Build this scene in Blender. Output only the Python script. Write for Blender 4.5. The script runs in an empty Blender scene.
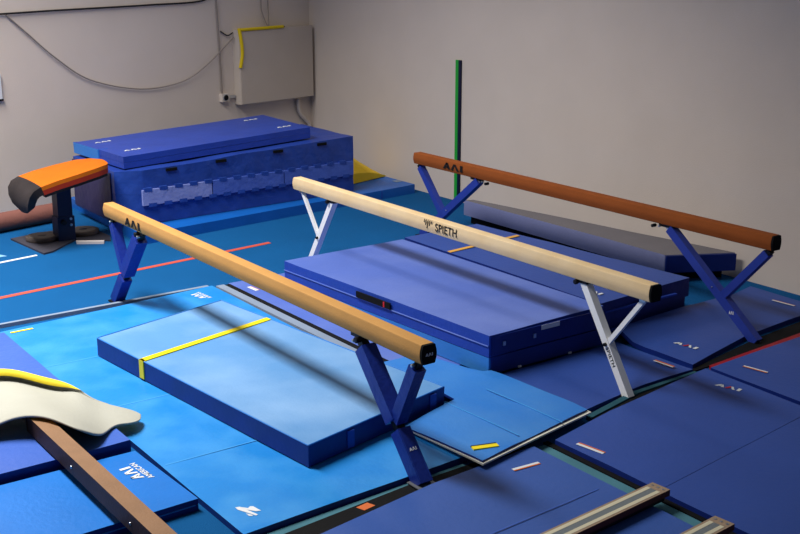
import bpy, bmesh, math, random
from mathutils import Vector, Matrix
S = bpy.context.scene
COL = S.collection
R = math.radians

# ------------------------------------------------------------------ camera
cam = bpy.data.objects.new('camera', bpy.data.cameras.new('camera'))
COL.objects.link(cam)
cam.location = (7.836, -4.060, 3.300)
cam.rotation_euler = (math.pi/2 - 0.26921, 0, 2.51702 - math.pi/2)
cam.data.sensor_width = 36
cam.data.lens = 1164.4/800*36
cam.data.clip_end = 100
S.camera = cam

# ------------------------------------------------------------------ light
S.view_settings.view_transform = 'Standard'
S.view_settings.look = 'None'
S.view_settings.gamma = 1
S.view_settings.use_curve_mapping = False
S.view_settings.exposure = 0.0
W = bpy.data.worlds.new('world'); S.world = W; W.use_nodes = True
W.node_tree.nodes['Background'].inputs[0].default_value = (0.80, 0.88, 1.0, 1)
W.node_tree.nodes['Background'].inputs[1].default_value = 0.08

def lamp(name, loc, sx, sy, power, col=(1, .93, .84), spread=180, rot=(0, 0, 0)):
    l = bpy.data.lights.new(name, 'AREA'); l.shape = 'RECTANGLE'
    l.size = sx; l.size_y = sy; l.energy = power; l.color = col; l.spread = R(spread)
    o = bpy.data.objects.new(name, l); COL.objects.link(o); o.location = loc; o.rotation_euler = rot
    return o
# one row of hanging fluorescent fittings out of frame above, and an added wall lamp
lamp('unseen_light', (-2.8, -2.6, 7.6), 6.0, 1.5, 900, (1, .96, .91), 125)
lamp('unseen_light', (-2.8, 3.0, 4.9), 5.0, 0.6, 55, (1, .94, .87), 150)  # added lamp that brightens the right wall, no fitting known there

# ------------------------------------------------------------------ helpers
def lin(h):
    h = h.lstrip('#'); c = [int(h[i:i+2], 16)/255 for i in (0, 2, 4)]
    return tuple(x/12.92 if x <= .04045 else ((x+.055)/1.055)**2.4 for x in c) + (1,)

MATS = {}
def mat(name, hexc, rough=.5, metal=0, spec=.3, bump=0, bscale=60, var=0, vscale=3, dust=None, dust_amt=.5, dscale=2.0, grain=0):
    """principled material: vinyl / steel / suede with noise bump, tone variation and patchy chalk dust"""
    if name in MATS: return MATS[name]
    m = bpy.data.materials.new(name); m.use_nodes = True; MATS[name] = m
    nt = m.node_tree; b = nt.nodes['Principled BSDF']
    b.inputs['Roughness'].default_value = rough; b.inputs['Metallic'].default_value = metal
    b.inputs['Specular IOR Level'].default_value = spec
    c = lin(hexc); b.inputs['Base Color'].default_value = c
    tc = nt.nodes.new('ShaderNodeTexCoord')
    def noise(scale, detail=4):
        n = nt.nodes.new('ShaderNodeTexNoise'); n.inputs['Scale'].default_value = scale; n.inputs['Detail'].default_value = detail
        nt.links.new(tc.outputs['Object'], n.inputs['Vector']); return n
    cur = None
    def mix(fac, a, bcol):
        x = nt.nodes.new('ShaderNodeMix'); x.data_type = 'RGBA'
        nt.links.new(fac, x.inputs[0])
        if isinstance(a, tuple): x.inputs[6].default_value = a
        else: nt.links.new(a, x.inputs[6])
        x.inputs[7].default_value = bcol
        return x.outputs[2]
    def ramp(n, lo, hi, top):
        r = nt.nodes.new('ShaderNodeMapRange'); r.inputs[1].default_value = lo; r.inputs[2].default_value = hi; r.inputs[4].default_value = top
        nt.links.new(n.outputs[0], r.inputs[0]); return r.outputs[0]
    cur = c
    if var: cur = mix(ramp(noise(vscale), .35, .7, var), cur, tuple(x*.45 for x in c[:3]) + (1,))
    if dust: cur = mix(ramp(noise(dscale, 8), .4, .75, dust_amt), cur, lin(dust))
    if grain: cur = mix(ramp(noise(420, 2), .4, .65, grain), cur, tuple(min(1, x*1.9+.01) for x in c[:3]) + (1,))
    if not isinstance(cur, tuple): nt.links.new(cur, b.inputs['Base Color'])
    if bump:
        n = noise(bscale, 3); bp = nt.nodes.new('ShaderNodeBump'); bp.inputs['Strength'].default_value = bump; bp.inputs['Distance'].default_value = .02
        nt.links.new(n.outputs[0], bp.inputs['Height']); nt.links.new(bp.outputs[0], b.inputs['Normal'])
    return m

def link(name, bm, mats, parent=None, smooth=False):
    me = bpy.data.meshes.new(name)
    bmesh.ops.recalc_face_normals(bm, faces=bm.faces)
    bm.to_mesh(me); bm.free()
    for m in (mats if isinstance(mats, (list, tuple)) else [mats]): me.materials.append(m)
    if smooth:
        for p in me.polygons: p.use_smooth = True
    o = bpy.data.objects.new(name, me); COL.objects.link(o)
    if parent: o.parent = parent
    return o
def tag(o, label, cat=None, group=None, kind=None):
    if label: o['label'] = label
    if cat: o['category'] = cat
    if group: o['group'] = group
    if kind: o['kind'] = kind
    return o
def thing(name, label, cat, loc=(0, 0, 0), rz=0, group=None):
    o = bpy.data.objects.new(name, None); COL.objects.link(o)
    o.location = loc; o.rotation_euler = (0, 0, rz); o.empty_display_size = .1
    return tag(o, label, cat, group)
def smooth_by_angle(o, a=40):
    me = o.data
    for p in me.polygons: p.use_smooth = True
    bm = bmesh.new(); bm.from_mesh(me)
    for e in bm.edges:
        if len(e.link_faces) == 2 and e.calc_face_angle(0) > R(a): e.smooth = False
    bm.to_mesh(me); bm.free()
    return o

def box_bm(bm, x0, x1, y0, y1, z0, z1, M=None):
    v = [bm.verts.new(p) for p in ((x0,y0,z0),(x1,y0,z0),(x1,y1,z0),(x0,y1,z0),(x0,y0,z1),(x1,y0,z1),(x1,y1,z1),(x0,y1,z1))]
    for f in ((3,2,1,0),(4,5,6,7),(0,1,5,4),(1,2,6,5),(2,3,7,6),(3,0,4,7)): bm.faces.new([v[i] for i in f])
    if M is not None:
        for q in v: q.co = M @ q.co
    return v
def bevel_all(bm, w, seg=2, ang=30):
    es = [e for e in bm.edges if len(e.link_faces) == 2 and e.calc_face_angle(0) > R(ang)]
    bmesh.ops.bevel(bm, geom=es, offset=w, segments=seg, profile=.5, affect='EDGES', clamp_overlap=True)
def box(name, x0, x1, y0, y1, z0, z1, m, parent=None, bev=.004, seg=2, M=None):
    bm = bmesh.new(); box_bm(bm, x0, x1, y0, y1, z0, z1)
    if bev: bevel_all(bm, bev, seg)
    if M is not None: bmesh.ops.transform(bm, matrix=M, verts=bm.verts)
    o = link(name, bm, m, parent); return smooth_by_angle(o) if bev else o

def slab(name, pts, z0, z1, mats, parent=None, bev=.02, seg=3, cuts=0, wob=0, wfreq=1.5, zf=None, seed=0, swob=0, tilt=0):
    """padded mat from a footprint polygon: bevelled, cut into a grid and gently uneven; mats = [top, side]"""
    bm = bmesh.new()
    lo = [bm.verts.new((x, y, z0)) for x, y in pts]; hi = [bm.verts.new((x, y, z1)) for x, y in pts]
    n = len(pts); bm.faces.new(lo[::-1]); bm.faces.new(hi)
    for i in range(n): bm.faces.new((lo[i], lo[(i+1) % n], hi[(i+1) % n], hi[i]))
    if bev: bevel_all(bm, bev, seg, 15)
    if cuts:
        xs = [p[0] for p in pts]; ys = [p[1] for p in pts]
        for a, (u, w) in enumerate(((min(xs), max(xs)), (min(ys), max(ys)))):
            k = max(2, int((w-u)/cuts))
            for i in range(1, k):
                co = [0, 0, 0]; co[a] = u+(w-u)*i/k; no = [0, 0, 0]; no[a] = 1
                bmesh.ops.bisect_plane(bm, geom=bm.verts[:]+bm.edges[:]+bm.faces[:], plane_co=co, plane_no=no)
        if swob and z1-z0 > .1:
            for i in range(1, 4):
                bmesh.ops.bisect_plane(bm, geom=bm.verts[:]+bm.edges[:]+bm.faces[:], plane_co=(0, 0, z0+(z1-z0)*i/4), plane_no=(0, 0, 1))
    from mathutils import noise as N
    cx = sum(p[0] for p in pts)/n; cy = sum(p[1] for p in pts)/n
    for v in bm.verts:
        p = v.co.copy(); t = (p.z-z0)/max(1e-6, z1-z0)
        if wob: v.co.z += t*wob*(N.noise(Vector((p.x*wfreq+seed*7, p.y*wfreq, seed)))-.2)
        if swob:
            q = N.noise(Vector((p.x*6+seed, p.y*6, p.z*7+seed)))*swob
            d = Vector((p.x-cx, p.y-cy, 0)); d.normalize(); v.co += d*q*math.sin(math.pi*min(1, max(0, t)))
        if zf: v.co.z += zf(p.x, p.y)
        if tilt: v.co.z += t*tilt*p.y
    bm.normal_update(); bmesh.ops.recalc_face_normals(bm, faces=bm.faces)
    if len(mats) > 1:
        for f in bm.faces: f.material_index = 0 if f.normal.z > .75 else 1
    o = link(name, bm, mats, parent)
    return smooth_by_angle(o, 50)

def tube(name, pts, r, m, parent=None, sides=10, cap=True):
    bm = bmesh.new(); pts = [Vector(p) for p in pts]; rings = []
    prev = None
    for i, p in enumerate(pts):
        t = (pts[min(i+1, len(pts)-1)]-pts[max(i-1, 0)]).normalized()
        if prev is None:
            a = Vector((0, 0, 1)) if abs(t.z) < .9 else Vector((1, 0, 0)); u = t.cross(a).normalized()
        else: u = (prev - t*prev.dot(t)).normalized()
        prev = u; w = t.cross(u); rr = r[i] if isinstance(r, (list, tuple)) else r
        rings.append([bm.verts.new(p+(u*math.cos(2*math.pi*k/sides)+w*math.sin(2*math.pi*k/sides))*rr) for k in range(sides)])
    for a, b in zip(rings, rings[1:]):
        for k in range(sides): bm.faces.new((a[k], a[(k+1) % sides], b[(k+1) % sides], b[k]))
    if cap: bm.faces.new(rings[0][::-1]); bm.faces.new(rings[-1])
    return smooth_by_angle(link(name, bm, m, parent))
def bez(pts, n=8):
    """smooth curve through the points"""
    P = [Vector(p) for p in pts]; out = []
    for i in range(len(P)-1):
        a, b, c, d = P[max(i-1, 0)], P[i], P[i+1], P[min(i+2, len(P)-1)]
        for k in range(n):
            t = k/n
            out.append(.5*((2*b)+(c-a)*t+(2*a-5*b+4*c-d)*t*t+(3*b-a-3*c+d)*t**3))
    return out+[P[-1]]
def bar(name, a, b, w, d, m, parent=None, bev=.008, side=Vector((0, 1, 0)), seg=3):
    """rectangular section bar from a to b; w across in the plane, d along 'side'"""
    a = Vector(a); b = Vector(b); z = (b-a).normalized(); y = (side-z*side.dot(z)).normalized(); x = y.cross(z)
    M = Matrix(((x.x, y.x, z.x, a.x), (x.y, y.y, z.y, a.y), (x.z, y.z, z.z, a.z), (0, 0, 0, 1)))
    return box(name, -w/2, w/2, -d/2, d/2, 0, (b-a).length, m, parent, bev, seg, M)
def cyl(name, c, r, h, m, parent=None, axis='z', sides=32, bev=.004):
    bm = bmesh.new(); bmesh.ops.create_cone(bm, cap_ends=True, segments=sides, radius1=r, radius2=r, depth=h)
    if bev: bevel_all(bm, bev, 2, 60)
    M = Matrix.Translation(c) @ (Matrix.Rotation(R(90), 4, 'X') if axis == 'y' else Matrix.Rotation(R(90), 4, 'Y') if axis == 'x' else Matrix.Identity(4))
    bmesh.ops.transform(bm, matrix=M, verts=bm.verts)
    return smooth_by_angle(link(name, bm, m, parent))

# --- flat marks: polygons given in a local (u, v) frame placed on a surface
def frame(o, u, v):
    o, u, v = Vector(o), Vector(u).normalized(), Vector(v).normalized(); n = u.cross(v)
    return Matrix(((u.x, v.x, n.x, o.x), (u.y, v.y, n.y, o.y), (u.z, v.z, n.z, o.z), (0, 0, 0, 1)))
def polys(name, plist, F, m, parent, t=.0012):
    """list of (polygon, material index) as thin raised print"""
    bm = bmesh.new()
    for pg, mi in plist:
        a = sum(pg[i][0]*pg[(i+1) % len(pg)][1]-pg[(i+1) % len(pg)][0]*pg[i][1] for i in range(len(pg)))
        if a < 0: pg = pg[::-1]
        hi = [bm.verts.new(F @ Vector((x, y, t))) for x, y in pg]; lo = [bm.verts.new(F @ Vector((x, y, 0))) for x, y in pg]
        fs = [bm.faces.new(hi)]
        for i in range(len(pg)): fs.append(bm.faces.new((lo[i], lo[(i+1) % len(pg)], hi[(i+1) % len(pg)], hi[i])))
        for f in fs: f.material_index = mi
    return link(name, bm, m, parent)
def text(name, s, F, size, m, parent, bold=.0, sx=1.0, t=.0012, shear=0):
    c = bpy.data.curves.new('txt', 'FONT'); c.body = s; c.size = size; c.align_x = 'CENTER'; c.align_y = 'CENTER'
    c.offset = bold*size; c.shear = shear; c.extrude = t/2; c.space_character = 1.05
    o = bpy.data.objects.new('txt', c); COL.objects.link(o)
    dg = bpy.context.evaluated_depsgraph_get(); me = bpy.data.meshes.new_from_object(o.evaluated_get(dg))
    bpy.data.objects.remove(o); bpy.data.curves.remove(c)
    me.name = name
    me.transform(F @ Matrix.Diagonal((sx, 1, 1, 1))); me.materials.clear(); me.materials.append(m)
    q = bpy.data.objects.new(name, me); COL.objects.link(q); q.parent = parent
    return q
def aai(w, h, mid=0, base=0):
    """the three letter mark A-A-I, heavy, the two As leaning together"""
    def q(*p): return [(x*w-w/2, y*h-h/2) for x, y in p]
    L = [(q((0, 0), (.11, 0), (.25, 1), (.15, 1)), base), (q((.15, 1), (.25, 1), (.37, 0), (.26, 0)), base), (q((.11, .20), (.28, .20), (.25, .42), (.15, .42)), base)]
    L += [(q((.41, 0), (.51, 0), (.61, .86), (.53, 1)), mid), (q((.55, 1), (.65, 1), (.81, 0), (.70, 0)), base)]
    L += [(q((.87, 0), (1, 0), (1, 1), (.87, 1)), base)]
    return L

# ------------------------------------------------------------------ materials
M_black = mat('black_rubber', '#07080b', .85, spec=.2, bump=.1)
M_blackm = mat('black_steel', '#15161b', .45, .3)
M_white = mat('white_print', '#d9dde2', .6)
M_red = mat('red_print', '#c0202a', .6)
M_redv = mat('red_vinyl', '#960b1e', .5)
M_chrome = mat('bright_steel', '#b9bec6', .3, .9)
M_ink = mat('dark_print', '#15120f', .6)
M_yellow = mat('yellow_tape', '#f0d811', .5)
M_orange = mat('orange_print', '#d06a35', .6)
M_carpet = mat('blue_carpet', '#0a528a', .95, spec=.1, bump=.5, bscale=260, var=.25, vscale=1.2, grain=.35)
M_teal = mat('teal_underlay', '#4f8090', .95, spec=.1, bump=.3, bscale=200, var=.3)
M_teal2 = mat('dark_teal_underlay', '#2c5664', .95, spec=.1, bump=.3, bscale=200)
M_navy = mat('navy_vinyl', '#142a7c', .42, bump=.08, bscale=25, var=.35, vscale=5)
M_royal = mat('royal_vinyl', '#2444a8', .42, bump=.2, bscale=22, var=.25, vscale=4)
M_purple = mat('violet_blue_vinyl', '#4c66b6', .55, bump=.12, bscale=30, var=.15, vscale=2, grain=.15, dust='#7a8cc8', dust_amt=.4, dscale=1.2)
M_darkmat = mat('deep_blue_vinyl', '#2b4a98', .5, bump=.12, bscale=30, var=.2, vscale=1.5, grain=.15)
M_bright = mat('bright_blue_vinyl', '#1680d2', .45, bump=.12, bscale=30, var=.12, vscale=2, dust='#5fb0e6', dust_amt=.35, dscale=2.6)
M_seam = mat('pale_blue_seam', '#3f97da', .6)
M_flap = mat('sky_blue_vinyl', '#2b78cd', .45, bump=.12, bscale=30, var=.12, vscale=2, dust='#5da0dc', dust_amt=.3)
M_chalk = mat('chalky_blue_vinyl', '#548ac2', .6, bump=.1, bscale=40, var=.05, dust='#8cb2dc', dust_amt=.6, dscale=1.4, grain=.1)
M_mid = mat('mid_blue_vinyl', '#3a5fb6', .45, bump=.2, bscale=18, var=.2, vscale=2, grain=.1)
M_mid2 = mat('strong_blue_vinyl', '#33559f', .5, bump=.12, bscale=30, var=.15, vscale=2, grain=.12)
M_azure = mat('azure_vinyl', '#1672cc', .42, bump=.12, bscale=25, var=.15, vscale=3)
M_blue = mat('blue_vinyl', '#1262bc', .42, bump=.15, bscale=25, var=.2, vscale=3)
M_grey = mat('dusty_grey_hem', '#7f8fa6', .8, bump=.2, var=.2)

# ------------------------------------------------------------------ setting
def struct(o): o['kind'] = 'structure'; return o
struct(box('floor', -8.2, 9.5, -8, 5.5, -.1, 0, M_carpet, bev=0))
M_wall = mat('painted_wall', '#d8ccc2', .9, spec=.15, bump=.25, bscale=130, var=.08, vscale=1.5)
LW = Matrix.Translation((-7.82, 5.5, 0)) @ Matrix.Rotation(R(12), 4, 'Z')      # left wall: local x out of the wall, local -y along it from the corner
struct(box('wall_left', -.2, 0, -16, .3, -.1, 5.2, M_wall, bev=0, M=LW))
struct(box('wall_right', -8.2, 9.5, 5.5, 5.7, -.1, 5.2, M_wall, bev=0))

# ------------------------------------------------------------------ balance beams
def rail_profile(hw=.05, h=.129, bulge=.011, r=.010):
    p = []
    for sx, sz in ((1, 1), (-1, 1), (-1, -1), (1, -1)):
        cx, cz = sx*(hw-r), sz*(h/2-r)
        a0 = {(1, 1): 0, (-1, 1): 90, (-1, -1): 180, (1, -1): 270}[(sx, sz)]
        for k in range(5):
            a = R(a0+k*22.5); p.append((cx+r*math.cos(a), cz+r*math.sin(a)))
        if (sx, sz) == (-1, 1): p += [(-hw-bulge*.8, h*.18), (-hw-bulge, 0), (-hw-bulge*.8, -h*.18)]
        if (sx, sz) == (1, -1): p += [(hw+bulge*.8, -h*.18), (hw+bulge, 0), (hw+bulge*.8, h*.18)]
    return p
def extrude_x(name, prof, x0, x1, m, parent, n=1):
    bm = bmesh.new(); rings = []
    for i in range(n+1):
        x = x0+(x1-x0)*i/n
        rings.append([bm.verts.new((x, y, z)) for y, z in prof])
    k = len(prof)
    for a, b in zip(rings, rings[1:]):
        for i in range(k): bm.faces.new((a[i], a[(i+1) % k], b[(i+1) % k], b[i]))
    bm.faces.new(rings[0]); bm.faces.new(rings[-1][::-1])
    return smooth_by_angle(link(name, bm, m, parent), 35)

def beam(label, xc, y, ztop, mrail, style):
    t = thing('balance_beam', label, 'balance beam', (xc, y, 0), 0, 'balance beams')
    h = .129; zc = ztop-h/2
    prof = [(a, b+zc) for a, b in rail_profile()]
    extrude_x('rail', prof, -2.5, 2.49, mrail, t, 10)
    capp = [(a*.97, (b)*.97+zc) for a, b in rail_profile()]
    cap = extrude_x('end_cap', capp, 2.49, 2.508, M_black, t)
    extrude_x('end_cap', capp, -2.508, -2.5, mrail, t)
    ZB = ztop-h
    if style == 'padded':
        lt, jz, bt, fx = 1.745, .335, 2.41, 2.455
        for s in (1, -1):
            F_ = Vector((s*fx, 0, .014)); T_ = Vector((s*lt, 0, ZB-.01)); B = Vector((s*bt, 0, ZB-.01))
            d = (F_-T_).normalized(); J = T_+d*((T_.z-jz)/-d.z); db = (B-J).normalized()
            bar('leg_post', F_, T_, .055, .055, M_blackm, t)
            p = bar('leg_pad', T_+d*.10, J-d*.02, .105, .11, M_pad, t, .022)
            tag(p, 'dark blue padded sleeve on the upper leg')
            q = bar('leg_pad', J+d*.05, F_-d*.0, .10, .10, M_pad, t, .022)
            for z_ in (-.043, .043): bar('stitching', J+d*.06+Vector((0, z_, 0)), F_-d*.02+Vector((0, z_, 0)), .102, .004, M_royal, q, 0)
            bar('brace', J, B, .04, .04, M_blackm, t)
            bar('brace_pad', J+db*.03, B-db*.05, .08, .085, M_pad, t, .02)
            box('mounting_bracket', s*lt-.06, s*lt+.06, -.03, .03, ZB-.03, ZB+.002, M_blackm, t)
            cyl('knob', (s*(lt+.04), -.045, ZB-.035), .022, .035, M_blackm, t, 'y', 16)
            cyl('bolt', (s*lt, -.045, ZB-.05), .012, .03, M_chrome, t, 'y', 12)
            cyl('bolt', (s*(bt-.02), -.035, ZB-.035), .012, .03, M_chrome, t, 'y', 12)
            u = (-d) if s > 0 else (-d)
            if s > 0:
                mid = J+d*.20; n = Vector((0, -1, 0))
                nn = Vector((-d.z, 0, d.x)); polys('lettering', aai(.055, .022), frame(mid+nn*.0515, (0, 1, 0), -d), M_white, q)
        polys('lettering', aai(.055, .02), frame((2.5085, 0, zc), (0, 1, 0), (0, 0, 1)), M_white, cap)
        polys('lettering', aai(.33, .072), frame((-1.82, -.0632, zc-.006), (1, 0, 0), (0, 0, 1)), M_ink, t)
    elif style == 'steel':
        lt, jx, jz, bt, fx = 1.79, 2.09, .38, 2.40, 2.30
        for s in (1, -1):
            F_ = Vector((s*fx, 0, .014)); T_ = Vector((s*lt, 0, ZB-.005)); B = Vector((s*bt, 0, ZB-.01))
            d = (F_-T_).normalized(); J = T_+d*((T_.z-jz)/-d.z)
            l = bar('leg', F_, T_, .062, .065, M_silver, t, .006, seg=1)
            tag(l, 'silver steel leg')
            bar('brace', J+Vector((0, -.012, 0)), B, .036, .03, M_silver, t, .004)
            cyl('bolt', J+Vector((0, -.04, 0)), .014, .03, M_blackm, t, 'y', 12)
            box('mounting_bracket', s*lt-.07, s*lt+.05, -.04, .04, ZB-.022, ZB+.002, M_blackm, t)
            cyl('knob', (s*(lt)-.05, -.05, ZB-.018), .02, .03, M_blackm, t, 'y', 16)
            box('mounting_bracket', s*bt-.03, s*bt+.03, -.025, .025, ZB-.02, ZB+.002, M_chrome, t)
            if s > 0:
                mid = T_+d*.62
                text('lettering', 'SPIETH', frame(mid+Vector((0, -.0335, 0)), d, Vector((d.z, 0, -d.x))*-1), .05, M_ink, l, .01)
        for i, hh in enumerate((.34, .62, .92, .62, .34)):
            pass
        bars = []
        for i, (l0, l1) in enumerate(((.66, 1.0), (.42, 1.0), (.1, 1.0), (.42, 1.0), (.66, 1.0))):
            x = i*.027; k = .026
            bars.append(([(x+l0*k, l0*.09), (x+l0*k+.010, l0*.09), (x+l1*k+.010, l1*.09), (x+l1*k, l1*.09)], 0))
        polys('emblem', bars, frame((-.215, -.0632, zc-.034), (1, 0, 0), (0, 0, 1)), M_ink, t)
        text('lettering', 'SPIETH', frame((.125, -.0632, zc+.004), (1, 0, 0), (0, 0, 1)), 0.104, M_ink, t, .010, .95)
    else:
        lt, jz, bt, fx = 1.365, .325, 2.446, 2.395
        for s in (1, -1):
            F_ = Vector((s*fx, 0, .014)); T_ = Vector((s*lt, 0, ZB-.03)); B = Vector((s*bt, 0, ZB-.02))
            d = (F_-T_).normalized(); J = T_+d*((T_.z-jz)/-d.z); db = (B-J).normalized()
            l = bar('leg', F_, T_, .082, .075, M_tube, t, .02)
            tag(l, 'blue painted square tube leg')
            br = bar('brace', J-db*.03, B-db*.02, .07, .07, M_tube, t, .018)
            bar('brace_sleeve', B-db*.03, B+db*.015, .05, .05, M_blackm, t)
            bar('leg_sleeve', T_-d*.005+Vector((0, 0, 0)), T_-d*.045, .05, .05, M_chrome, t)
            box('mounting_bracket', s*lt-.12, s*lt+.05, -.03, .03, ZB-.025, ZB+.002, M_blackm, t)
            cyl('knob', (s*lt-s*.17, -.04, ZB-.03), .016, .05, M_blackm, t, 'y', 16)
            cyl('bolt', (s*lt-s*.10, -.04, ZB-.02), .01, .03, M_chrome, t, 'y', 12)
            cyl('bolt', J+d*-.12+Vector((0, -.04, 0)), .008, .01, M_chrome, t, 'y', 12)
            if s > 0:
                polys('lettering', aai(.05, .03), frame(J+d*.17+Vector((0, -.0385, 0)), (1, 0, .1), (-.1, 0, 1)), M_white, l)
        polys('lettering', aai(.35, .07), frame((-1.76, -.0632, zc+.004), (1, 0, 0), (0, 0, 1)), M_ink, t)
    for s in (1, -1):
        yl = .07
        if style == 'tube' and s > 0: continue
        b_ = box('foot_bar', s*fx-.05, s*fx+.055, -yl, yl, 0, .014, M_black, t, .004)
        if style == 'padded' and s > 0: box('foot_plate', s*fx-.075, s*fx+.075, -.075, .075, .014, .02, M_plate, b_, .002)
    return t

M_pad = mat('navy_pad_vinyl', '#1b3390', .4, bump=.2, bscale=30, var=.3, vscale=7)
M_tube = mat('blue_paint', '#2a3f9e', .38, var=.2, vscale=8)
M_silver = mat('silver_paint', '#eef0f2', .45, 0, var=.1)
M_plate = mat('grey_steel', '#6d7076', .5, .5)
M_tan = mat('tan_suede', '#bd8d50', .8, spec=.2, bump=.12, bscale=90, var=.18, vscale=5, grain=.12)
M_cream = mat('pale_suede', '#dcbf92', .75, spec=.25, bump=.1, bscale=90, var=.1, vscale=4, dust='#efe0c2', dust_amt=.35, dscale=3)
M_brown = mat('rust_suede', '#8c4a20', .85, spec=.15, bump=.12, bscale=90, var=.2, vscale=5, grain=.12)
b1 = beam('tan suede balance beam on padded dark blue legs, nearest the camera', 0, 0, .9645, M_tan, 'padded')
o = slab('tape_tab', [(2.47, -.52), (2.53, -.50), (2.515, -.41), (2.455, -.43)], .0125, .0145, [M_orange], None, 0); tag(o, 'small orange tape tab on the black strip by the tan beam foot', 'tape')
beam('pale cream balance beam on silver steel legs, the middle one of three', -.109, 2.136, .949, M_cream, 'steel')
beam('rust brown balance beam on blue tube legs, nearest the right wall', -.451, 3.969, .9806, M_brown, 'tube')

# ------------------------------------------------------------------ mats under and between the beams
def label_patch(parent, x, y, z, rz, w, h, c1, c2, split=.5, t=.0015):
    F = frame((x, y, z), (math.cos(rz), math.sin(rz), 0), (-math.sin(rz), math.cos(rz), 0))
    return polys('label_patch', [([(-w/2, -h/2), (w/2, -h/2), (w/2, h*(split-.5)), (-w/2, h*(split-.5))], 0), ([(-w/2, h*(split-.5)), (w/2, h*(split-.5)), (w/2, h/2), (-w/2, h/2)], 1)], F, [c1, c2], parent, t)
def american(parent, x, y, z, rz, s):
    F = frame((x, y, z), (math.cos(rz), math.sin(rz), 0), (-math.sin(rz), math.cos(rz), 0))
    def sh(dx, dy): return F @ Matrix.Translation((dx, dy, 0))
    text('lettering', 'AMERICAN', sh(0, -.035*s), .062*s, M_white, parent, .02, 1.0)
    polys('emblem', aai(.24*s, .085*s), sh(0, .05*s), M_white, parent)

# big thin mat below the near beam
t = thing('gym_mat', 'large bright blue floor mat beneath the tan beam', 'mat', (.15, -.15, 0))
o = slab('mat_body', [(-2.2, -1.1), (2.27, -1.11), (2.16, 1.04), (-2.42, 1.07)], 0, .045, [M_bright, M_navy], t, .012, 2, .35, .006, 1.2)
american(t, -2.16, .83, .0465, R(185), .75)
polys('emblem', [([(1.948, -.995), (1.957, -.967), (2.107, -.927), (2.111, -.943), (1.985, -.995)], 0), ([(1.959, -.968), (2.001, -.936), (1.987, -.915), (1.997, -.9), (2.074, -.888), (2.064, -.917), (2.009, -.954)], 0), ([(2.054, -.979), (2.09, -.958), (2.106, -.96), (2.092, -.979)], 0)], frame((0, 0, .0462), (1, 0, 0), (0, 1, 0)), M_white, t)
label_patch(t, -2.12, -.93, .046, R(92), .2, .03, M_yellow, M_yellow)
for x in (-1.1, .02, 1.15): box('seam', x-.006, x+.006, -1.08, 1.02, .0425, .0455, M_seam, t, 0)
slab('hem', [(-2.47, -1.09), (-2.43, -1.09), (-2.44, 1.05), (-2.49, 1.05)], 0, .035, [M_grey], t, .006, 1)

# crash mat with yellow stripe
t = thing('crash_mat', 'chalky light blue crash mat with a yellow stripe under the tan beam', 'crash mat', (.3, 0, .0515))
Q = [(-1.25, -.79), (1.59, -.5), (1.28, .85), (-1.6, .53)]
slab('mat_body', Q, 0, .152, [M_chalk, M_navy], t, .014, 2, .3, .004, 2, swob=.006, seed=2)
def along(a, b, k): return (a[0]+(b[0]-a[0])*k, a[1]+(b[1]-a[1])*k)
k0, k1 = .245, .268
a0, a1 = along(Q[0], Q[1], k0), along(Q[0], Q[1], k1); c0, c1 = along(Q[3], Q[2], k0), along(Q[3], Q[2], k1)
bm = bmesh.new()
def prism(pts8):
    v = [bm.verts.new(p) for p in pts8]
    for f in ((3,2,1,0),(4,5,6,7),(0,1,5,4),(1,2,6,5),(2,3,7,6),(3,0,4,7)): bm.faces.new([v[i] for i in f])
prism([(a0[0], a0[1]-.006, .150), (a1[0], a1[1]-.006, .150), (c1[0], c1[1]-.01, .150), (c0[0], c0[1]-.01, .150), (a0[0], a0[1]-.006, .1595), (a1[0], a1[1]-.006, .1595), (c1[0], c1[1]-.01, .1595), (c0[0], c0[1]-.01, .1595)])
prism([(a0[0], a0[1]-.008, .01), (a1[0], a1[1]-.008, .01), (a1[0], a1[1]+.02, .01), (a0[0], a0[1]+.02, .01), (a0[0], a0[1]-.008, .1595), (a1[0], a1[1]-.008, .1595), (a1[0], a1[1]+.02, .1595), (a0[0], a0[1]+.02, .1595)])
link('stripe', bm, M_yellow, t)
for i in range(4):                                        # piping round the top edge
    p, q = Q[i], Q[(i+1) % 4]
    tube('piping', [(p[0]*.997, p[1]*.995, .152), (q[0]*.997, q[1]*.995, .152)], .0055, M_flap, t, 8)
for k in (.28, .64, .9):
    p = along(Q[1], Q[2], k); box('handle_strap', p[0]-.012, p[0]+.012, p[1]-.028, p[1]+.028, .015, .135, M_royal, t, .003)

# folding mat P under the mid mat stack (violet strip)
t = thing('gym_mat', 'violet blue floor mat along the far edge of the big bright blue mat', 'mat', (-.65, 1.9, 0))
slab('mat_body', [(-1.6, -.81), (1.6, -.81), (1.6, .8), (-1.6, .8)], 0, .045, [M_purple, M_navy], t, .012, 2, .5, .004)
slab('hook_strip', [(-1.56, -.868), (1.3, -.868), (1.3, -.812), (-1.56, -.812)], 0, .047, [M_black], t, .004, 1)
slab('hem', [(-1.58, -.955), (1.3, -.955), (1.3, -.87), (-1.58, -.87)], 0, .046, [M_grey], t, .004, 1)
label_patch(t, -1.28, -.70, .0455, R(3), .16, .05, M_white, M_orange, .8)

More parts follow.
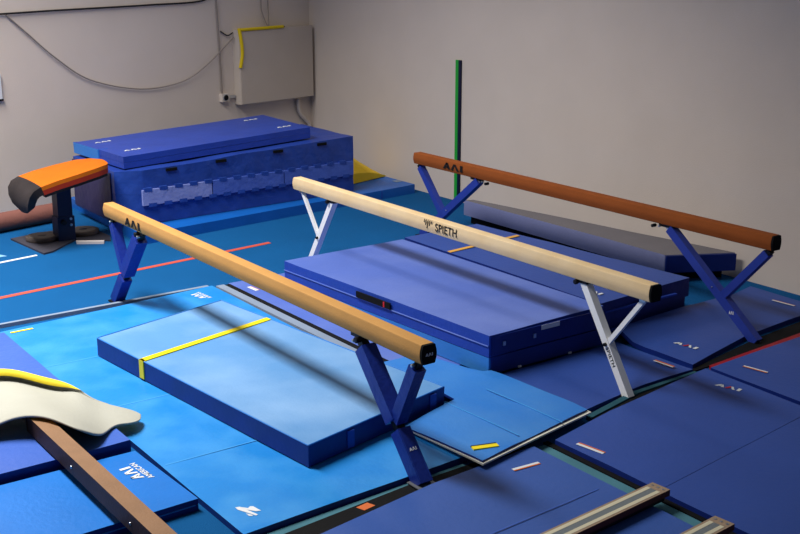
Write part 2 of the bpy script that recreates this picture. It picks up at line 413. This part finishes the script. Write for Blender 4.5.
# right hand floor mats
t = thing('gym_mat', 'deep blue floor mat beneath the silver legs of the cream beam', 'mat', (1.56, 2.25, 0))
slab('mat_body', [(-.245, -.74), (.68, -.70), (.565, -.1), (.55, .70), (-.255, .68)], 0, .045, [M_darkmat, M_navy], t, .014, 2, .25, .02, 2.2, seed=3)
label_patch(t, .35, .585, .054, R(2), .2, .035, M_white, M_orange, .4)
t = thing('gym_mat', 'deep blue floor mat with a raised far edge under the brown beam', 'mat', (1.4, 4.1, 0))
def lip(x, y):
    d = max(0, -.16-x); return .55*d*d*3 if d > 0 else 0
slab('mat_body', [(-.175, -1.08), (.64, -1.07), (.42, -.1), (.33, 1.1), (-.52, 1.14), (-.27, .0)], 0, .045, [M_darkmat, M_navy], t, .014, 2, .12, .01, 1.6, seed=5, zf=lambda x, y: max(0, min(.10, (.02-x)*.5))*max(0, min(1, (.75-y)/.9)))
polys('emblem', aai(.22, .055, 1), frame((.31, -.77, .052), (1, .12, 0), (-.12, 1, 0)), [M_white, M_red], t)
label_patch(t, .03, .92, .05, R(3), .24, .03, M_white, M_orange, .7)

# bright blue folding mat draped across the mats by the near foot
M_trim = mat('cream_trim', '#d8d8cc', .6)
t = thing('folding_mat', 'bright sky blue folding mat lying askew between the crash mat and the violet stack', 'mat', (1.6, .95, .05))
FP = [(.17, -.60), (.95, -.545), (.72, .62), (-.30, .58), (-.33, .52), (-.98, .38), (-.98, .01), (0, -.02)]
fz = lambda x, y: .010+.012*math.sin(2.2*x+1.5*y)
slab('mat_body', FP, .019, .036, [M_flap, M_navy], t, .006, 2, .12, .012, 3, seed=8, zf=fz)
slab('white_base', [(.17, -.598), (.97, -.556), (.745, .635), (.55, .63), (.55, -.4), (.17, -.4)], .006, .018, [M_trim], t, .003, 1, .12, zf=fz)
label_patch(t, .80, -.40, .050, R(72), .18, .06, M_yellow, M_ink, .75, .014)
for y0 in (-.12, .28): tube('seam', [(x/20-.1+.0, y0+.02*x/20, .038+fz(x/20-.1, y0)) for x in range(2, 19)], 0.004, M_seam, t, 6)

# middle stack: lower bright crash mat, upper folded mat
t = thing('crash_mat', 'lower crash mat with bright blue side, beneath the violet folded mat', 'crash mat', (-.15, 2.08, .0505))
A = [(-1.43, -.72), (1.43, -.56), (1.39, .722), (-1.46, .702)]
slab('mat_body', A, 0, .143, [M_navy, M_flap], t, .018, 3, .4, .004, swob=.008, seed=4)
box('end_cover', 1.415, 1.437, -.54, .67, .006, .145, M_navy, t, .006)
for y_ in (-.25, .3): box('loop', 1.43, 1.448, y_-.01, y_+.02, .004, .018, M_white, t, .003)
t = thing('folded_mat', 'violet blue folded mat with a black handle, on top of the lower crash mat', 'mat', (-.15, 2.08, .197))
for i, (z0, z1) in enumerate(((0, .088), (.09, .183))):
    o = slab('panel', [(x*1.002, y*1.002) for x, y in A], z0, z1, [M_purple, M_royal], t, .016, 3, .3, .006 if i else 0, 1.4, swob=.006, seed=6+i)
box('end_cover', 1.425, 1.438, -.54, .67, .01, .165, M_navy, t, .006)
F = frame((-.02, -.653, .128), (1, .056, 0), (0, 0, 1))
h = polys('handle', [([(-.24, -.028), (.24, -.028), (.24, .028), (-.24, .028)], 0)], F, M_black, t, .012)
polys('handle_tag', [([(.15, -.024), (.17, -.024), (.17, .024), (.15, .024)], 0)], frame((-.02, -.666, .128), (1, .056, 0), (0, 0, 1)), M_red, t, .002)
box('label_patch', 1.437, 1.441, -.02, .18, .125, .163, M_white, t, 0)
for y_ in (-.42, -.1): box('zip_pull', 1.437, 1.447, y_-.008, y_+.02, .075, .11, M_chrome, t, .003)
tube('piping', [(-1.43, -.726, .092), (0, -.645, .090), (1.43, -.566, .092)], .006, M_purple, t, 8)

t = thing('crash_mat', 'deep blue crash mat with a pale orange stripe, behind the cream beam', 'crash mat', (-.2, 3.33, .0))
Bq = [(-1.44, -.50), (1.40, -.52), (1.30, .72), (-1.48, .50)]
slab('mat_body', Bq, .21, .385, [M_darkmat, M_navy], t, .018, 3, .35, .006, 1.5, swob=.006, seed=11)
slab('lower_panel', [(x*.985, y*.97) for x, y in Bq], 0, .205, [M_navy, M_navy], t, .016, 2, .4, 0, swob=.008, seed=12)
polys('stripe', [([(-.72, -.50), (-.665, -.50), (-.775, .5), (-.83, .5)], 0)], frame((0, 0, .386), (1, 0, 0), (0, 1, 0)), mat('pale_orange_tape', '#d8a24a', .6), t, .006)
polys('emblem', aai(.2, .05, 1), frame((1.12, -.33, .386), (1, .1, 0), (-.1, 1, 0)), [M_white, M_red], t, .006)
for z_ in (.30, .12): box('end_strap', 1.37, 1.40, -.45, .45, z_-.012, z_+.004, M_royal, t, .004)

# wedge shaped mat against the right wall
M_wedge = mat('slate_blue_vinyl', '#8086b0', .6, bump=.15, bscale=30, var=.25, vscale=2, grain=.15)
M_wtop = mat('dusty_grey_vinyl', '#6d6a70', .8, bump=.2, var=.2, grain=.2)
t = thing('wedge_mat', 'slate blue wedge shaped mat with a dusty grey top along the right wall', 'mat', (-1.4, 5.05, 0))
slab('mat_body', [(-1.68, -.27), (1.58, -.29), (1.93, .36), (-1.62, -.17)], .10, .29, [M_wtop, M_wedge], t, .02, 3, .4, .006, swob=.006, seed=14)
slab('end_cover', [(1.585, -.288), (1.60, -.29), (1.952, .36), (1.935, .36)], .105, .28, [M_navy], t, .006, 2)
slab('base', [(-1.6, -.22), (1.45, -.22), (1.80, .34), (-1.55, -.14)], 0, .10, [M_black], t, .004, 1)  # inset black block; its colour stands for the deep shade beneath the wedge

# near mats at lower right
t = thing('gym_mat', 'deep blue floor mat under the striped rails', 'mat', (3.5, -.1, 0))
slab('mat_body', [(-1.0, 1.0), (-1.01, .93), (-.955, .10), (-.80, -.95), (1.3, -.95), (1.3, 1.0)], 0, .05, [M_mid2, M_navy], t, .014, 2, .35, .008, 1.4, seed=21)
label_patch(t, -.80, .75, .052, R(85), .21, .035, M_orange, M_white, .35)
polys('crease', [([(0, 0), (.008, 0), (.10, -1.8), (.09, -1.8)], 0)], frame((-.30, .9, .0505), (1, 0, 0), (0, 1, 0)), M_mid, t, .001)
t = thing('gym_mat', 'deep blue folding mat with a white and red emblem, right of the silver leg', 'mat', (3.3, 2.0, 0))
slab('panel', [(-.81, -.90), (-.95, -.23), (-1.13, 1.03), (-.10, .98), (.13, -.905)], 0, .05, [M_darkmat, M_navy], t, .014, 2, .35, .008, 1.4, seed=22)
slab('panel', [(.134, -.905), (-.096, .98), (1.3, .93), (1.4, -.91)], 0, .05, [M_darkmat, M_navy], t, .014, 2, .35, .008, 1.4, seed=22)
polys('emblem', aai(.20, .055, 1), frame((-.75, .84, .052), (1, .25, 0), (-.25, 1, 0)), [M_white, M_red], t)
label_patch(t, -.56, -.81, .052, R(8), .22, .04, M_white, M_orange, .6)
t = thing('gym_mat', 'deep blue floor mat with a red edge strip in front of the brown beam foot', 'mat', (3.2, 4.2, 0))
slab('mat_body', [(-1.02, -1.12), (-1.08, .14), (-1.15, 1.15), (1.4, 1.1), (1.4, -1.2)], 0, .05, [M_darkmat, M_navy], t, .014, 2, .35, .008, 1.4, seed=24)
slab('edge_strip', [(-1.09, -1.05), (-1.035, -1.08), (-1.09, .14), (-1.16, 1.1), (-1.22, 1.1)], 0, .03, [M_redv], t, .004, 1)
label_patch(t, -.78, -.87, .052, R(9), .21, .03, M_orange, M_white, .4)

# exposed strips between the mats
def strip(label, pts, m, z=.006, name='gap_strip'):
    o = slab(name, pts, 0, z, [m], None, .002, 1); tag(o, label, 'floor strip'); return o
strip('teal strip on the floor between the two deep blue mats at bottom right', [(2.46, .93), (4.8, .93), (4.8, 1.045), (2.44, 1.05)], M_teal)
strip('black strip on the floor along the folding mat at bottom right', [(2.42, 1.052), (4.8, 1.047), (4.8, 1.085), (2.42, 1.10)], M_black, .014)
strip('teal strip on the floor beside the foot of the tan beam', [(2.435, -1.3), (2.515, -1.3), (2.40, -.07), (2.385, .40), (2.35, .40), (2.40, -.60)], M_teal)
strip('black strip on the floor between the tan beam foot and the deep blue mat', [(2.52, -1.3), (2.70, -1.3), (2.55, -.085), (2.405, -.08)], M_black, .012)
strip('black strip on the floor beyond the tan beam foot', [(2.40, .08), (2.525, .08), (2.47, .88), (2.38, .90)], M_black, .012)
strip('black strip on the floor under the foot of the brown beam', [(2.055, 2.99), (2.09, 2.99), (2.08, 3.5), (2.055, 4.3), (1.90, 5.2), (1.76, 5.2), (1.87, 4.05)], M_black, .012)
strip('teal strip on the floor behind the foot of the silver leg', [(2.28, 1.60), (2.33, 1.60), (2.19, 2.25), (2.155, 2.95), (2.125, 2.95), (2.145, 2.2)], M_teal2, .03)
strip('black strip on the floor in front of the silver leg', [(2.335, 1.60), (2.372, 1.60), (2.262, 2.25), (2.165, 2.95), (2.16, 2.95), (2.195, 2.25)], M_black, .02)

# ------------------------------------------------------------------ lower left corner
t = thing('gym_mat', 'violet blue mat at the left edge, under the cream sheet', 'mat', (-.4, -2.3, 0))
slab('mat_body', [(-1.3, -1.0), (1.42, -1.0), (1.38, .97), (-1.35, 1.0)], 0, .135, [M_mid, M_navy], t, .018, 3, .3, .014, 2, swob=.01, seed=31)
tube('piping', [(1.40, -.98, .118), (1.365, .95, .118)], .006, M_royal, t, 8)
t = thing('folding_mat', 'blue folded mat with a white printed emblem under the brown floor beam', 'mat', (1.5, -2.3, 0))
for i in range(2):
    p = slab('panel', [(-.47, -1.0), (.47, -1.0), (.42, 1.0), (-.45, .97)], .041*i, .041*i+.039, [M_azure, M_navy], t, .01, 2, .4, .003, seed=33+i)
tube('piping', [(.47, -.98, .04), (.42, .98, .04)], .005, M_flap, t, 8)
american(t, -.14, .855, .0815, R(184), .85)

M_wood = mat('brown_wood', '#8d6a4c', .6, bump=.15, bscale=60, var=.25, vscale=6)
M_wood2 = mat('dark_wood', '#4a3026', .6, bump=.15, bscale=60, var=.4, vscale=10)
t = thing('low_beam', 'low brown wooden floor beam at bottom left, partly under the cream sheet', 'beam', (0, 0, 0))
bm = bmesh.new()
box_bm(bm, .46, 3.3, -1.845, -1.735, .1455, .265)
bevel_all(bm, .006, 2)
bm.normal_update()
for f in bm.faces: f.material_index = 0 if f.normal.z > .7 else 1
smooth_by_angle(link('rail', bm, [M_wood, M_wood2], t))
box('foot', 2.7, 2.8, -2.05, -1.53, 0, .1455, M_blackm, t)
for x in (1.3, 2.2): cyl('bolt', (x, -1.848, .20), .01, .01, M_chrome, t, 'y', 12)

# cream sheet with yellow underside
M_sheet = mat('cream_vinyl', '#a6a69b', .65, bump=.1, bscale=40, var=.06, dust='#b9bcb4', dust_amt=.3)
M_yfoam = mat('yellow_foam', '#e8cf2a', .7, bump=.1)
st = [  # back edge, front edge, curl radius
 ((-.70, -2.6, .150), (.42, -2.7, .150), .036),
 ((-.56, -2.2, .152), (.45, -2.25, .165), .036),
 ((-.45, -1.98, .19), (.47, -2.00, .265), .036),
 ((-.38, -1.86, .25), (.55, -1.87, .300), .036),
 ((-.28, -1.70, .262), (.68, -1.76, .306), .036),
 ((-.10, -1.54, .21), (.93, -1.70, .306), .036),
 ((.0, -1.43, .190), (1.00, -1.64, .282), .034),
 ((.10, -1.36, .215), (.93, -1.50, .180), .012),
 ((.24, -1.30, .165), (.76, -1.38, .155), .001),
 ((.36, -1.20, .145), (.71, -1.30, .148), .001),
 ((.44, -1.13, .130), (.72, -1.24, .14), .001),
 ((.50, -1.08, .115), (.70, -1.16, .125), .001),
 ((.56, -1.07, .11), (.63, -1.10, .11), .001)]
bm = bmesh.new(); rows = []
for b_, f_, r_ in st:
    b_, f_ = Vector(b_), Vector(f_); row = []
    for k in range(9): row.append(f_.lerp(b_, k/8))
    n = (b_-f_); n.z = 0; n.normalize()
    for a in range(1, 9):
        an = R(a*33*min(1, (r_/.02)**2)); row.append(b_+n*(r_*math.sin(an))+Vector((0, 0, r_*(1-math.cos(an)))))
    rows.append(row)
# soft sag between beam and mat
V = [[bm.verts.new(p) for p in row] for row in rows]
for i in range(len(V)-1):
    for k in range(len(V[0])-1): bm.faces.new((V[i][k], V[i+1][k], V[i+1][k+1], V[i][k+1]))
me_s = link('foam_sheet', bm, [M_sheet, M_yfoam], None, True)
if sum(p.normal.z*p.area for p in me_s.data.polygons[:40]) < 0:
    me_s.data.flip_normals()
sub = me_s.modifiers.new('sub', 'SUBSURF'); sub.levels = 2; sub.render_levels = 2
so = me_s.modifiers.new('sol', 'SOLIDIFY'); so.thickness = .012; so.offset = -1; so.material_offset = 1; so.material_offset_rim = 0
tag(me_s, 'cream sheet with a yellow underside draped over the brown floor beam', 'sheet')

# ------------------------------------------------------------------ striped rails at the bottom
M_rail = mat('worn_wood', '#9c8672', .55, bump=.1, var=.3, vscale=9)
M_rside = mat('red_brown_wood', '#5a2a24', .6, var=.3, vscale=8)
M_strp = mat('cream_stripe', '#cfc8ae', .6, var=.1)
M_gr = mat('grey_tread', '#6c7479', .8, bump=.2)
def floor_rail(label, x, y, L, rz):
    t = thing('striped_rail', label, 'rail', (x, y, .008), rz, 'striped wooden floor rails')
    bm = bmesh.new(); box_bm(bm, -.066, .066, -L, 0, .082, .122); bevel_all(bm, .004, 1); bm.normal_update()
    for f in bm.faces: f.material_index = 0 if f.normal.z > .7 or f.normal.y > .7 else 1
    link('board', bm, [M_rail, M_rside], t)
    for sx in (-1, 1): box('stripe', sx*.036-.0135, sx*.036+.0135, -L+.01, -.075, .1215, .1235, M_strp, t, 0)
    box('tread', -.021, .021, -L+.01, -.075, .1215, .1228, M_gr, t, 0)
    for sx in (-.04, 0, .04): cyl('bolt', (sx, -.035, .1225), .009, .003, M_chrome, t, 'z', 12, 0)
    box('base', -.05, .05, -L+.02, -.03, .051, .082, M_blackm, t)
    return t
floor_rail('wooden rail with cream stripes, the one whose whole end shows beside the teal strip', 3.51, 1.02, 2.0, R(4.5))
floor_rail('wooden rail with cream stripes, cut off by the bottom right of the photo', 4.02, .985, 1.9, R(4.5))

# ------------------------------------------------------------------ back corner: stack of mats
M_cover = mat('creased_blue_vinyl', '#27489f', .4, bump=1.0, bscale=5, var=.4, vscale=5)
M_cover2 = mat('creased_blue_vinyl_side', '#24429c', .4, bump=.6, bscale=6, var=.3, vscale=4)
M_band2 = mat('pale_lilac_mesh', '#7c88c4', .7, bump=.5, bscale=12, var=.35, vscale=4, grain=.3)
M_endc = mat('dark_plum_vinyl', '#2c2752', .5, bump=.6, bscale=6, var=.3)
M_band = mat('pale_blue_mesh', '#4560b4', .7, bump=.5, bscale=12, var=.3, vscale=6, grain=.3)
t = thing('base_mat', 'long bright blue mat lying on the carpet under the tall stack in the corner', 'mat', (-5.8, 3.15, 0))
slab('mat_body', [(1.44, -2.05), (.93, 2.2), (-1.5, 2.2), (-1.02, -1.98)], 0, .125, [M_blue, M_blue], t, .02, 3, .5, .004, swob=.006, seed=41)
for k in (.1, .22, .36, .52, .7, .86):
    x = 1.42-.49*k; y = -2.13+4.33*k
    box('seam', x-.012, x+.010, y-.006, y+.006,   .01, .112, M_royal, t, .003)
for x, y in ((.2, 2.1), (.62, 2.12)): box('label_patch', x-.06, x+.06, y-.05, y+.05, .1255, .128, M_grey, t, 0)

zt = .82
t = thing('landing_mat', 'tall creased blue landing mat with a paler band and tabs, in the corner', 'crash mat', (-5.55, 2.75, .13))
H = zt-.13
pts = [(.60, -1.70), (.78, -1.45), (.60, 1.64), (-.70, 1.64), (-.70, -1.70)]
slab('lower_cushion', pts, 0, .358, [M_cover2, M_cover], t, .03, 3, .14, .0, 2, swob=.018, seed=51)
slab('upper_cushion', pts, .36, H, [M_cover2, M_cover], t, .03, 3, .14, .012, 2, swob=.018, seed=52, tilt=.033)
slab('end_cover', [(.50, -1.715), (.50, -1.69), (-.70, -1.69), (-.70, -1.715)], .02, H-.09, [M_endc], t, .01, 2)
P0, P1 = Vector((.79, -1.45, 0)), Vector((.605, 1.62, 0))
def on_face(k): p = P0.lerp(P1, k); return (p.x, p.y)
for s0, s1 in ((0, .30), (.305, .64), (.645, 1.0)):
    bm = bmesh.new()
    x0, y0 = on_face(s0); x1, y1 = on_face(s1)
    u = Vector((x1-x0, y1-y0, 0)); Lh = u.length; u.normalize(); n = Vector((u.y, -u.x, 0))
    if n.x < 0: n = -n
    Mx = Matrix(((u.x, n.x, 0, x0), (u.y, n.y, 0, y0), (0, 0, 1, 0), (0, 0, 0, 1)))
    box_bm(bm, 0, Lh, -.06, .024, .23, .415, Mx)
    bevel_all(bm, .02, 3)
    smooth_by_angle(link('mesh_band', bm, M_band2 if s0 == 0 else M_band, t))
for i in range(15):
    for zz in (.415, .23):
        x, y = on_face((i+.35+(.25 if zz < .3 else 0))/15.2)
        box('hook_tab', x-.012, x+.028, y-.05, y+.05, zz-.022, zz+.022, M_cover, t, .006)
for k in (.13, .35, .62, .84):
    x, y = on_face(k); zh = H+.033*y; box('handle', x-.02, x+.012, y-.07, y+.07, zh-.055, zh-.02, M_black, t, .006)

t = thing('folding_mat', 'folded blue mat with a bright blue end lying on top of the corner stack', 'mat', (-5.5, 2.55, zt+.010))
t.rotation_euler = (.033, 0, 0)
TQ = [(.57, -1.38), (.36, 1.30), (-1.0, 1.36), (-.80, -1.44)]
for i in range(2):
    slab('panel', TQ, .073*i, .073*i+.071, [M_royal, M_royal], t, .016, 3, .4, .004, seed=61+i)
slab('end_panel', [(-.10, -1.425), (-.08, -1.30), (-.73, -1.33), (-.81, -1.46)], .012, .147, [M_royal, M_flap], t, .012, 2)
for x, y, rz in ((-.55, -1.18, 85), (.22, -1.12, 85), (-.72, 1.0, 85), (.10, 1.05, 85)):
    polys('emblem', aai(.22, .05), frame((x, y, .146), (-.08, 1, 0), (-1, -.08, 0)), M_white, t, .004)

# yellow foam piece behind the stack
bm = bmesh.new()
g = []
for i in range(9):
    for j in range(7):
        u, v = i/8, j/6
        x = -5.30-.6*v-.25*u; y = 4.50+.84*u*(1-.06*v)
        z = .134+.44*(1-u**2.2)*(.3+.7*v**.7)+.01
        g.append(bm.verts.new((x, y, z)))
for i in range(8):
    for j in range(6): bm.faces.new((g[i*7+j], g[(i+1)*7+j], g[(i+1)*7+j+1], g[i*7+j+1]))
ex = bmesh.ops.extrude_face_region(bm, geom=bm.faces[:])
for v in [e for e in ex['geom'] if isinstance(e, bmesh.types.BMVert)]: v.co.z = .1335
o = link('foam_wedge', bm, mat('yellow_vinyl', '#e6c01c', .55, bump=.2, bscale=15), None, True)
smooth_by_angle(o); tag(o, 'yellow wedge shaped pad on the base mat beside the corner stack', 'pad')

# ------------------------------------------------------------------ vaulting table
M_disc = mat('worn_rubber', '#5a4f4a', .7, bump=.3, bscale=40, var=.4, vscale=15)
M_disc2 = mat('charcoal_steel', '#3c3c48', .6, .1, var=.3)
M_or = mat('orange_suede', '#cf6a0e', .75, spec=.2, bump=.1, bscale=80, var=.2, vscale=4)
M_nose = mat('black_suede', '#2a2526', .8, spec=.2, bump=.15, bscale=60, var=.25, dust='#5b5355', dust_amt=.3)
M_rtrim = mat('red_trim', '#9c2a14', .7, var=.2)
M_col = mat('navy_paint', '#161c3a', .45, var=.2, vscale=9)
t = thing('vault_table', 'orange topped vaulting table with a black nose on a weighted base', 'vaulting table', (-4.98, .49, 0))
path = [(.45, .915, .15), (.39, .918, .25), (.24, .905, .33), (.0, .865, .37), (-.25, .82, .385), (-.43, .775, .385), (-.52, .73, .385), (-.57, .66, .37), (-.585, .57, .33), (-.57, .48, .26), (-.53, .42, .14)]
def loft(name, idx, m, off=0, th=.06, side=None):
    bm = bmesh.new(); rings = []
    for i in idx:
        y, z, w = path[i]
        a = path[max(i-1, 0)]; b = path[min(i+1, len(path)-1)]
        tv = Vector((0, b[0]-a[0], b[1]-a[1])).normalized(); n = Vector((0, tv.z, -tv.y))
        c = Vector((0, y, z)); ring = []
        for k in range(9):
            u = -1+k/4; ring.append(bm.verts.new(c+Vector((u*w, 0, 0))+n*(off-.018*u*u)))
        for k in range(8, -1, -1):
            u = -1+k/4; ring.append(bm.verts.new(c+Vector((u*w, 0, 0))+n*(off-th-.018*u*u)))
        rings.append(ring)
    K = len(rings[0])
    for a, b in zip(rings, rings[1:]):
        for k in range(K): bm.faces.new((a[k], a[(k+1) % K], b[(k+1) % K], b[k]))
    bm.faces.new(rings[0]); bm.faces.new(rings[-1][::-1])
    return smooth_by_angle(link(name, bm, m, t), 45)
loft('padded_top', range(0, 6), M_or, 0, .045)
loft('side_trim', range(0, 6), M_rtrim, -.045, .055)
loft('nose_pad', range(5, 11), M_nose, 0, .09)
loft('underframe', range(1, 6), M_blackm, -.10, .03)
box('column', -.19, -.02, -.12, .05, .02, .73, M_col, t, .008)
box('column_sleeve', -.20, -.01, -.135, .065, .02, .30, M_col, t, .006)
for z_ in (.2, .27): cyl('bolt', (-.006, .02, z_), .016, .02, M_chrome, t, 'x', 12)
cyl('adjuster_knob', (.01, -.07, .24), .03, .04, M_blackm, t, 'x', 16)
slab('base_plate', [(-.49, -.54), (.40, -.46), (.36, -.34), (-.02, .06), (.25, .38), (.05, .45), (-.60, .40), (-.58, -.15)], 0, .02, [M_disc2, M_disc2], t, .004, 1)
for cx_, cy_ in ((-.22, -.26), (-.24, .24)):
    w = cyl('weight_plate', (cx_, cy_, .045), .185, .048, M_disc, t, 'z', 40, .01)
    cyl('hub', (cx_, cy_, .071), .05, .006, M_blackm, w, 'z', 24, .002)
    bm = bmesh.new(); bmesh.ops.create_cone(bm, segments=40, radius1=.15, radius2=.145, depth=.004, cap_ends=True); bmesh.ops.translate(bm, vec=(cx_, cy_, .0705), verts=bm.verts)
    link('rim', bm, mat('grey_rubber', '#78706a', .7, bump=.3, bscale=50, var=.4, vscale=20), w)
o = slab('chalk_strip', [(-4.90, .52), (-4.83, .50), (-4.66, .76), (-4.72, .79)], 0, .03, [mat('chalk_white', '#d2c9c6', .8)], None, .006, 1)
tag(o, 'pale strip lying on the carpet in front of the vaulting table base', 'strip')

# brown roll along the left wall
M_roll = mat('brown_foam', '#7d5048', .75, bump=.3, bscale=20, var=.25, vscale=4)
o = tube('foam_roll', [(-5.40, -2.2, .115), (-5.82, -.5, .115), (-6.14, .80, .115)], .115, M_roll, None, 28)
tag(o, 'brown foam roll on the carpet behind the vaulting table', 'roll')

# tapes on the carpet
def tape(label, pts, m): return tag(slab('tape_line', pts, 0, .004, [m], None, 0), label, 'tape')
tape('long red tape line across the blue carpet', [(-3.0, -3.0), (-2.93, -3.0), (-3.56, 2.33), (-3.63, 2.33)], mat('red_tape', '#c4503f', .8))
tape('white tape line on the carpet at the left edge near the vaulting table', [(-4.42, -1.2), (-4.37, -1.2), (-4.58, -.04), (-4.63, -.04)], M_white)
tape('pale blue tape patch on the carpet at the left edge', [(-5.0, -.62), (-4.75, -.60), (-4.76, -.32), (-4.9, -.38)], mat('pale_blue_tape', '#7fb0d8', .8))

# ------------------------------------------------------------------ things on the walls
M_cab = mat('cabinet_paint', '#c2b7ad', .7, spec=.25, bump=.12, bscale=120, var=.06)
def on_wall(name, label, cat, al, z):
    t = thing(name, label, cat, LW @ Vector((0, -al, z)), R(12)); return t
t = on_wall('electrical_cabinet', 'beige metal electrical cabinet on the left wall with a yellow corner guard', 'cabinet', .80, 1.59)
box('case', .002, .15, -.735, .715, -.535, .54, M_cab, t, .01)
box('door', .15, .162, -.73, .71, -.53, .535, M_cab, t, .006)
M_yg = mat('yellow_foam_guard', '#d8bd12', .6)
tube('corner_guard', [(.16, -.735, .54), (.165, -.30, .545), (.165, .11, .55)], .024, M_yg, t, 12)
tube('corner_guard', bez([(.155, -.735, .565), (.17, -.715, .40), (.17, -.70, .20), (.16, -.735, -.0)]), .026, M_yg, t, 12)
box('latch', .08, .15, .02, .16, .54, .555, M_blackm, t)
M_cable = mat('black_cable', '#1d1a1c', .6); M_gcable = mat('grey_conduit', '#8a807a', .6); M_ccable = mat('cream_hose', '#cfc5bd', .6)
def run(name, label, cat, pts, r, m, n=8):
    return tag(tube(name, bez([LW @ Vector((o, -a, z)) for a, z, o in pts], n), r, m, None, 8), label, cat)
run('cable', 'dark cable running along the top of the left wall', 'cable', [(6.8, 2.48, .02), (5.17, 2.50, .02), (4.48, 2.512, .02), (3.75, 2.52, .02), (2.96, 2.53, .02), (2.05, 2.56, .02), (1.93, 2.75, .02), (1.93, 3.3, .02)], .012, M_cable)
run('cable', 'thin cable hanging in a long loop across the left wall', 'cable', [(5.09, 2.482, .02), (4.85, 2.27, .025), (4.46, 1.925, .03), (3.97, 1.607, .03), (3.2, 1.423, .03), (2.52, 1.461, .04), (2.07, 1.664, .055), (1.556, 2.028, .055)], .009, M_gcable)
run('conduit', 'vertical grey conduit down the left wall to the small outlet box', 'conduit', [(1.835, 3.3, .02), (1.823, 2.56, .02), (1.809, 2.14, .02), (1.795, 1.715, .02), (1.782, 1.235, .02)], .013, M_gcable)
run('cable', 'short dark cable curling from the conduit to the cabinet', 'cable', [(1.765, 2.12, .02), (1.69, 2.07, .03), (1.63, 2.055, .03), (1.548, 2.09, .03)], .009, M_cable)
run('cable', 'thin grey cable dropping to the cabinet top, left of a pair', 'cable', [(.96, 3.2, .02), (.985, 2.5, .02), (.985, 2.33, .05), (.935, 2.16, .09)], .008, M_gcable)
run('cable', 'thin grey cable dropping to the cabinet top, right of a pair', 'cable', [(.84, 3.2, .02), (.85, 2.5, .02), (.87, 2.33, .05), (.905, 2.16, .09)], .008, M_gcable)
run('hose', 'pale hose bending down from beneath the cabinet into the corner', 'hose', [(.32, 1.015, .05), (.315, .94, .05), (.28, .80, .05), (.16, .675, .05), (.085, .58, .05), (.08, .3, .05), (.08, .005, .05)], .032, M_ccable)
t = on_wall('outlet_box', 'small outlet box on the left wall beside the cabinet', 'outlet', 1.745, 1.175)
box('box', .001, .07, -.075, .06, -.06, .055, M_ccable, t, .006)
cyl('socket', (.075, -.01, 0), .04, .02, M_black, t, 'x', 20)
cyl('socket_rim', (.072, -.01, 0), .05, .012, M_chrome, t, 'x', 20)
box('nipple', .02, .05, .06, .19, -.02, .02, M_chrome, t)
t = on_wall('wall_notice', 'white notice board on the left wall, cut off by the photo edge', 'notice', 5.24, 1.63)
box('board', .001, .03, -.5, .0, -.15, .16, M_white, t, .004)
box('frame_edge', .001, .034, -.5, .01, -.175, -.15, M_blackm, t, 0)
t = thing('height_strip', 'narrow green and navy strip standing upright against the right wall', 'strip', (-4.08, 5.5, 0))
box('green_strip', -.08, -.02, -.022, -.001, .005, 1.87, mat('green_vinyl', '#1fa33a', .5), t, .003)
box('navy_strip', -.02, .03, -.022, -.001, .005, 1.87, mat('ink_navy', '#0d1436', .5), t, .003)
